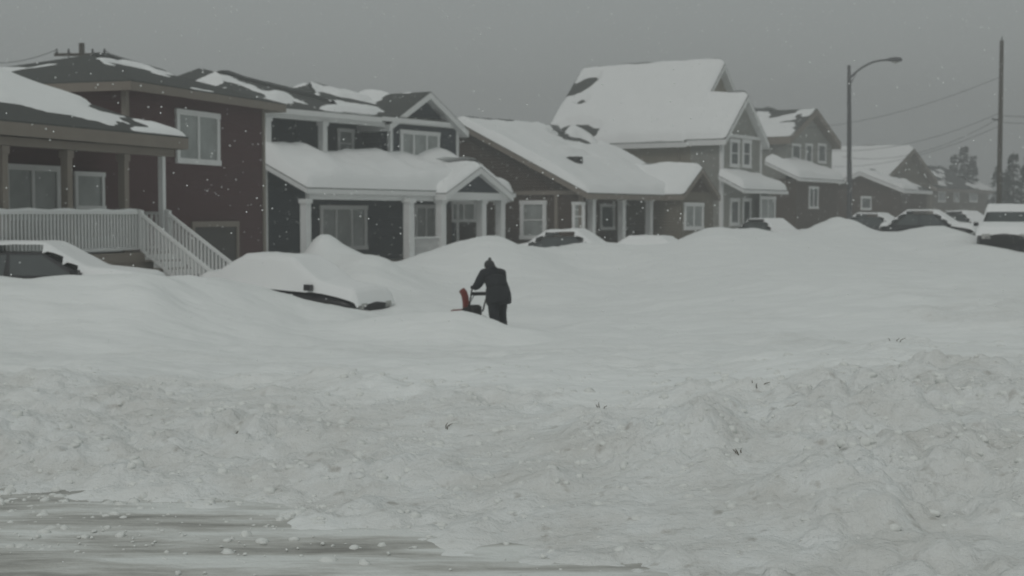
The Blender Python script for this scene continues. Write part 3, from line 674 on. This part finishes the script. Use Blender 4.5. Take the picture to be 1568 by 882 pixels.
for s_ in (-1,1):
    tube(sb,"handlebar",[(s_*.22,.60,.97),(s_*.22,.72,.97),(s_*.2,.80,.88),(s_*.17,.98,.45)],.017,M['black'],8)
    tube(sb,"grip",[(s_*.22,.58,.97),(s_*.22,.71,.97)],.026,M['black'],8)
    tube(sb,"tire",[(s_*.18,1.05,.17),(s_*.20,1.05,.17),(s_*.27,1.05,.17),(s_*.29,1.05,.17)],[.14,.17,.17,.14],M['black'],18)
    tube(sb,"wheel_hub",[(s_*.285,1.05,.17),(s_*.30,1.05,.17)],[.08,.06],M['black'],12)
beam(sb,"control_panel",(-.17,.82,.84),(.17,.82,.84),.14,M['black'],.07)
box(sb,"engine_deck",-.16,.16,.92,1.25,.22,.36,M['orangered'])
tube(sb,"engine_block",[(0,1.04,.36),(0,1.04,.39),(0,1.04,.55),(0,1.04,.59)],[.13,.165,.155,.10],M['black'],16)
box(sb,"fuel_tank",-.17,-.02,1.08,1.22,.39,.53,M['black'])
vs=[];fs=[];n=10
for k in range(n+1):
    t=math.radians(100+160*k/n); yy=1.50+.22*math.cos(t); zz=.25+.22*math.sin(t)
    vs+=[(-.3,yy,zz),(.3,yy,zz)]
for k in range(n): fs.append((2*k,2*k+1,2*k+3,2*k+2))
o=mesh("auger_housing",vs,fs,M['orangered'],sb); sm=o.modifiers.new("s",'SOLIDIFY'); sm.thickness=.015
for s_ in (-1,1):
    o=mesh("housing_side",[(s_*.3,1.28,.05),(s_*.3,1.64,.05),(s_*.3,1.64,.33),(s_*.3,1.5,.47),(s_*.3,1.28,.41)],[(0,1,2,3,4)],M['orangered'],sb); sm=o.modifiers.new("s",'SOLIDIFY'); sm.thickness=.015
tube(sb,"auger_shaft",[(-.29,1.5,.25),(.29,1.5,.25)],.02,M['steel'],8)
au=[(-.28+.56*i/40,1.5+.15*math.cos(i*.7),.25+.15*math.sin(i*.7)) for i in range(41)]
tube(sb,"auger_flight",au,.016,M['steel'],6)
tube(sb,"chute",[(-.04,1.32,.42),(-.05,1.32,.6),(-.07,1.32,.74),(-.10,1.33,.84),(-.15,1.34,.90)],[.09,.075,.075,.075,.07],M['orangered'],14)
tube(sb,"chute_ring",[(-.04,1.32,.44),(-.04,1.32,.49)],[.10,.10],M['black'],14)
tube(sb,"chute_crank",[(-.1,.84,.83),(-.06,1.25,.52)],.01,M['steel'],6)
# ------------------------------------------------------------------ small stalks in the bank
ws=empty("dry_weeds")
r=random.Random(5)
for (px,py,Yd) in ((1372,492,17.5),(684,690,14.0),(922,662,14.6),(352,680,14.2),(1160,636,14.2),(1140,750,12.0)):
    x,y,_=W(px,py,Yd); zb=float(height(np.array([x]),np.array([y]))[0][0])
    for k in range(3):
        dx,dy=r.uniform(-.05,.05),r.uniform(-.05,.05); L=r.uniform(.03,.07)
        tube(ws,"stalk",[(x+dx,y+dy,zb-.03),(x+dx*1.6,y+dy,zb+L*.6),(x+dx*2.4+.02,y+dy,zb+L)],[.006,.005,.003],M['twig'],5)
# falling flakes through the whole air volume
V=[];Fc=[];r=np.random.RandomState(11); n=20000
O=np.array([(1,0,0),(-1,0,0),(0,1,0),(0,-1,0),(0,0,1),(0,0,-1)],float); OF=np.array([(0,2,4),(2,1,4),(1,3,4),(3,0,4),(2,0,5),(1,2,5),(3,1,5),(0,3,5)])
P=np.stack([r.uniform(-30,30,n),r.uniform(6,75,n),r.uniform(0,16,n)],-1); sz=r.uniform(.008,.022,n)
sz=np.minimum(sz,P[:,1]*.0007)
vv=(P[:,None,:]+O[None]*sz[:,None,None]).reshape(-1,3); ff=(OF[None]+6*np.arange(n)[:,None,None]).reshape(-1,3)
mesh("falling_snow",vv.tolist(),ff.tolist(),M['snow'],None)
# ------------------------------------------------------------------ sky, light, snowy haze
w=bpy.data.worlds.new("World"); scene.world=w; w.use_nodes=True; nt=w.node_tree; N=nt.nodes; L=nt.links
bg=N["Background"]; sky=N.new("ShaderNodeTexSky"); sky.sky_type='NISHITA'; sky.sun_disc=False
SE,SR=math.radians(48),math.radians(200)
sky.sun_elevation=SE; sky.sun_rotation=SR; sky.dust_density=4
hs=N.new("ShaderNodeHueSaturation"); hs.inputs["Saturation"].default_value=.08; hs.inputs["Value"].default_value=.6; L.new(sky.outputs[0],hs.inputs["Color"])
mx=N.new("ShaderNodeMix"); mx.data_type='RGBA'; mx.inputs["Factor"].default_value=.75; L.new(hs.outputs[0],mx.inputs["A"]); mx.inputs["B"].default_value=(3.75,4.18,4.08,1)
L.new(mx.outputs["Result"],bg.inputs["Color"]); bg.inputs["Strength"].default_value=.1
sl=bpy.data.lights.new("sun",'SUN'); sl.energy=.6; sl.angle=math.radians(18); sl.color=(1,.98,.95)
so=bpy.data.objects.new("sun",sl); scene.collection.objects.link(so)
dv=Vector((math.sin(SR)*math.cos(SE),math.cos(SR)*math.cos(SE),math.sin(SE))); so.rotation_euler=dv.to_track_quat('Z','Y').to_euler(); so.location=(0,0,50)
fm=bpy.data.materials.new("blowing_snow_haze"); fm.use_nodes=True; nt=fm.node_tree; nt.nodes.remove(nt.nodes["Principled BSDF"])
vsn=nt.nodes.new("ShaderNodeVolumeScatter"); vsn.inputs["Density"].default_value=.0048; vsn.inputs["Color"].default_value=(.95,.98,.975,1)
nt.links.new(vsn.outputs[0],nt.nodes["Material Output"].inputs["Volume"])
box(None,"snowy_haze_air",-200,200,-30,300,-2,28,fm)
scene.view_settings.view_transform='Standard'; scene.view_settings.look='None'; scene.view_settings.exposure=0
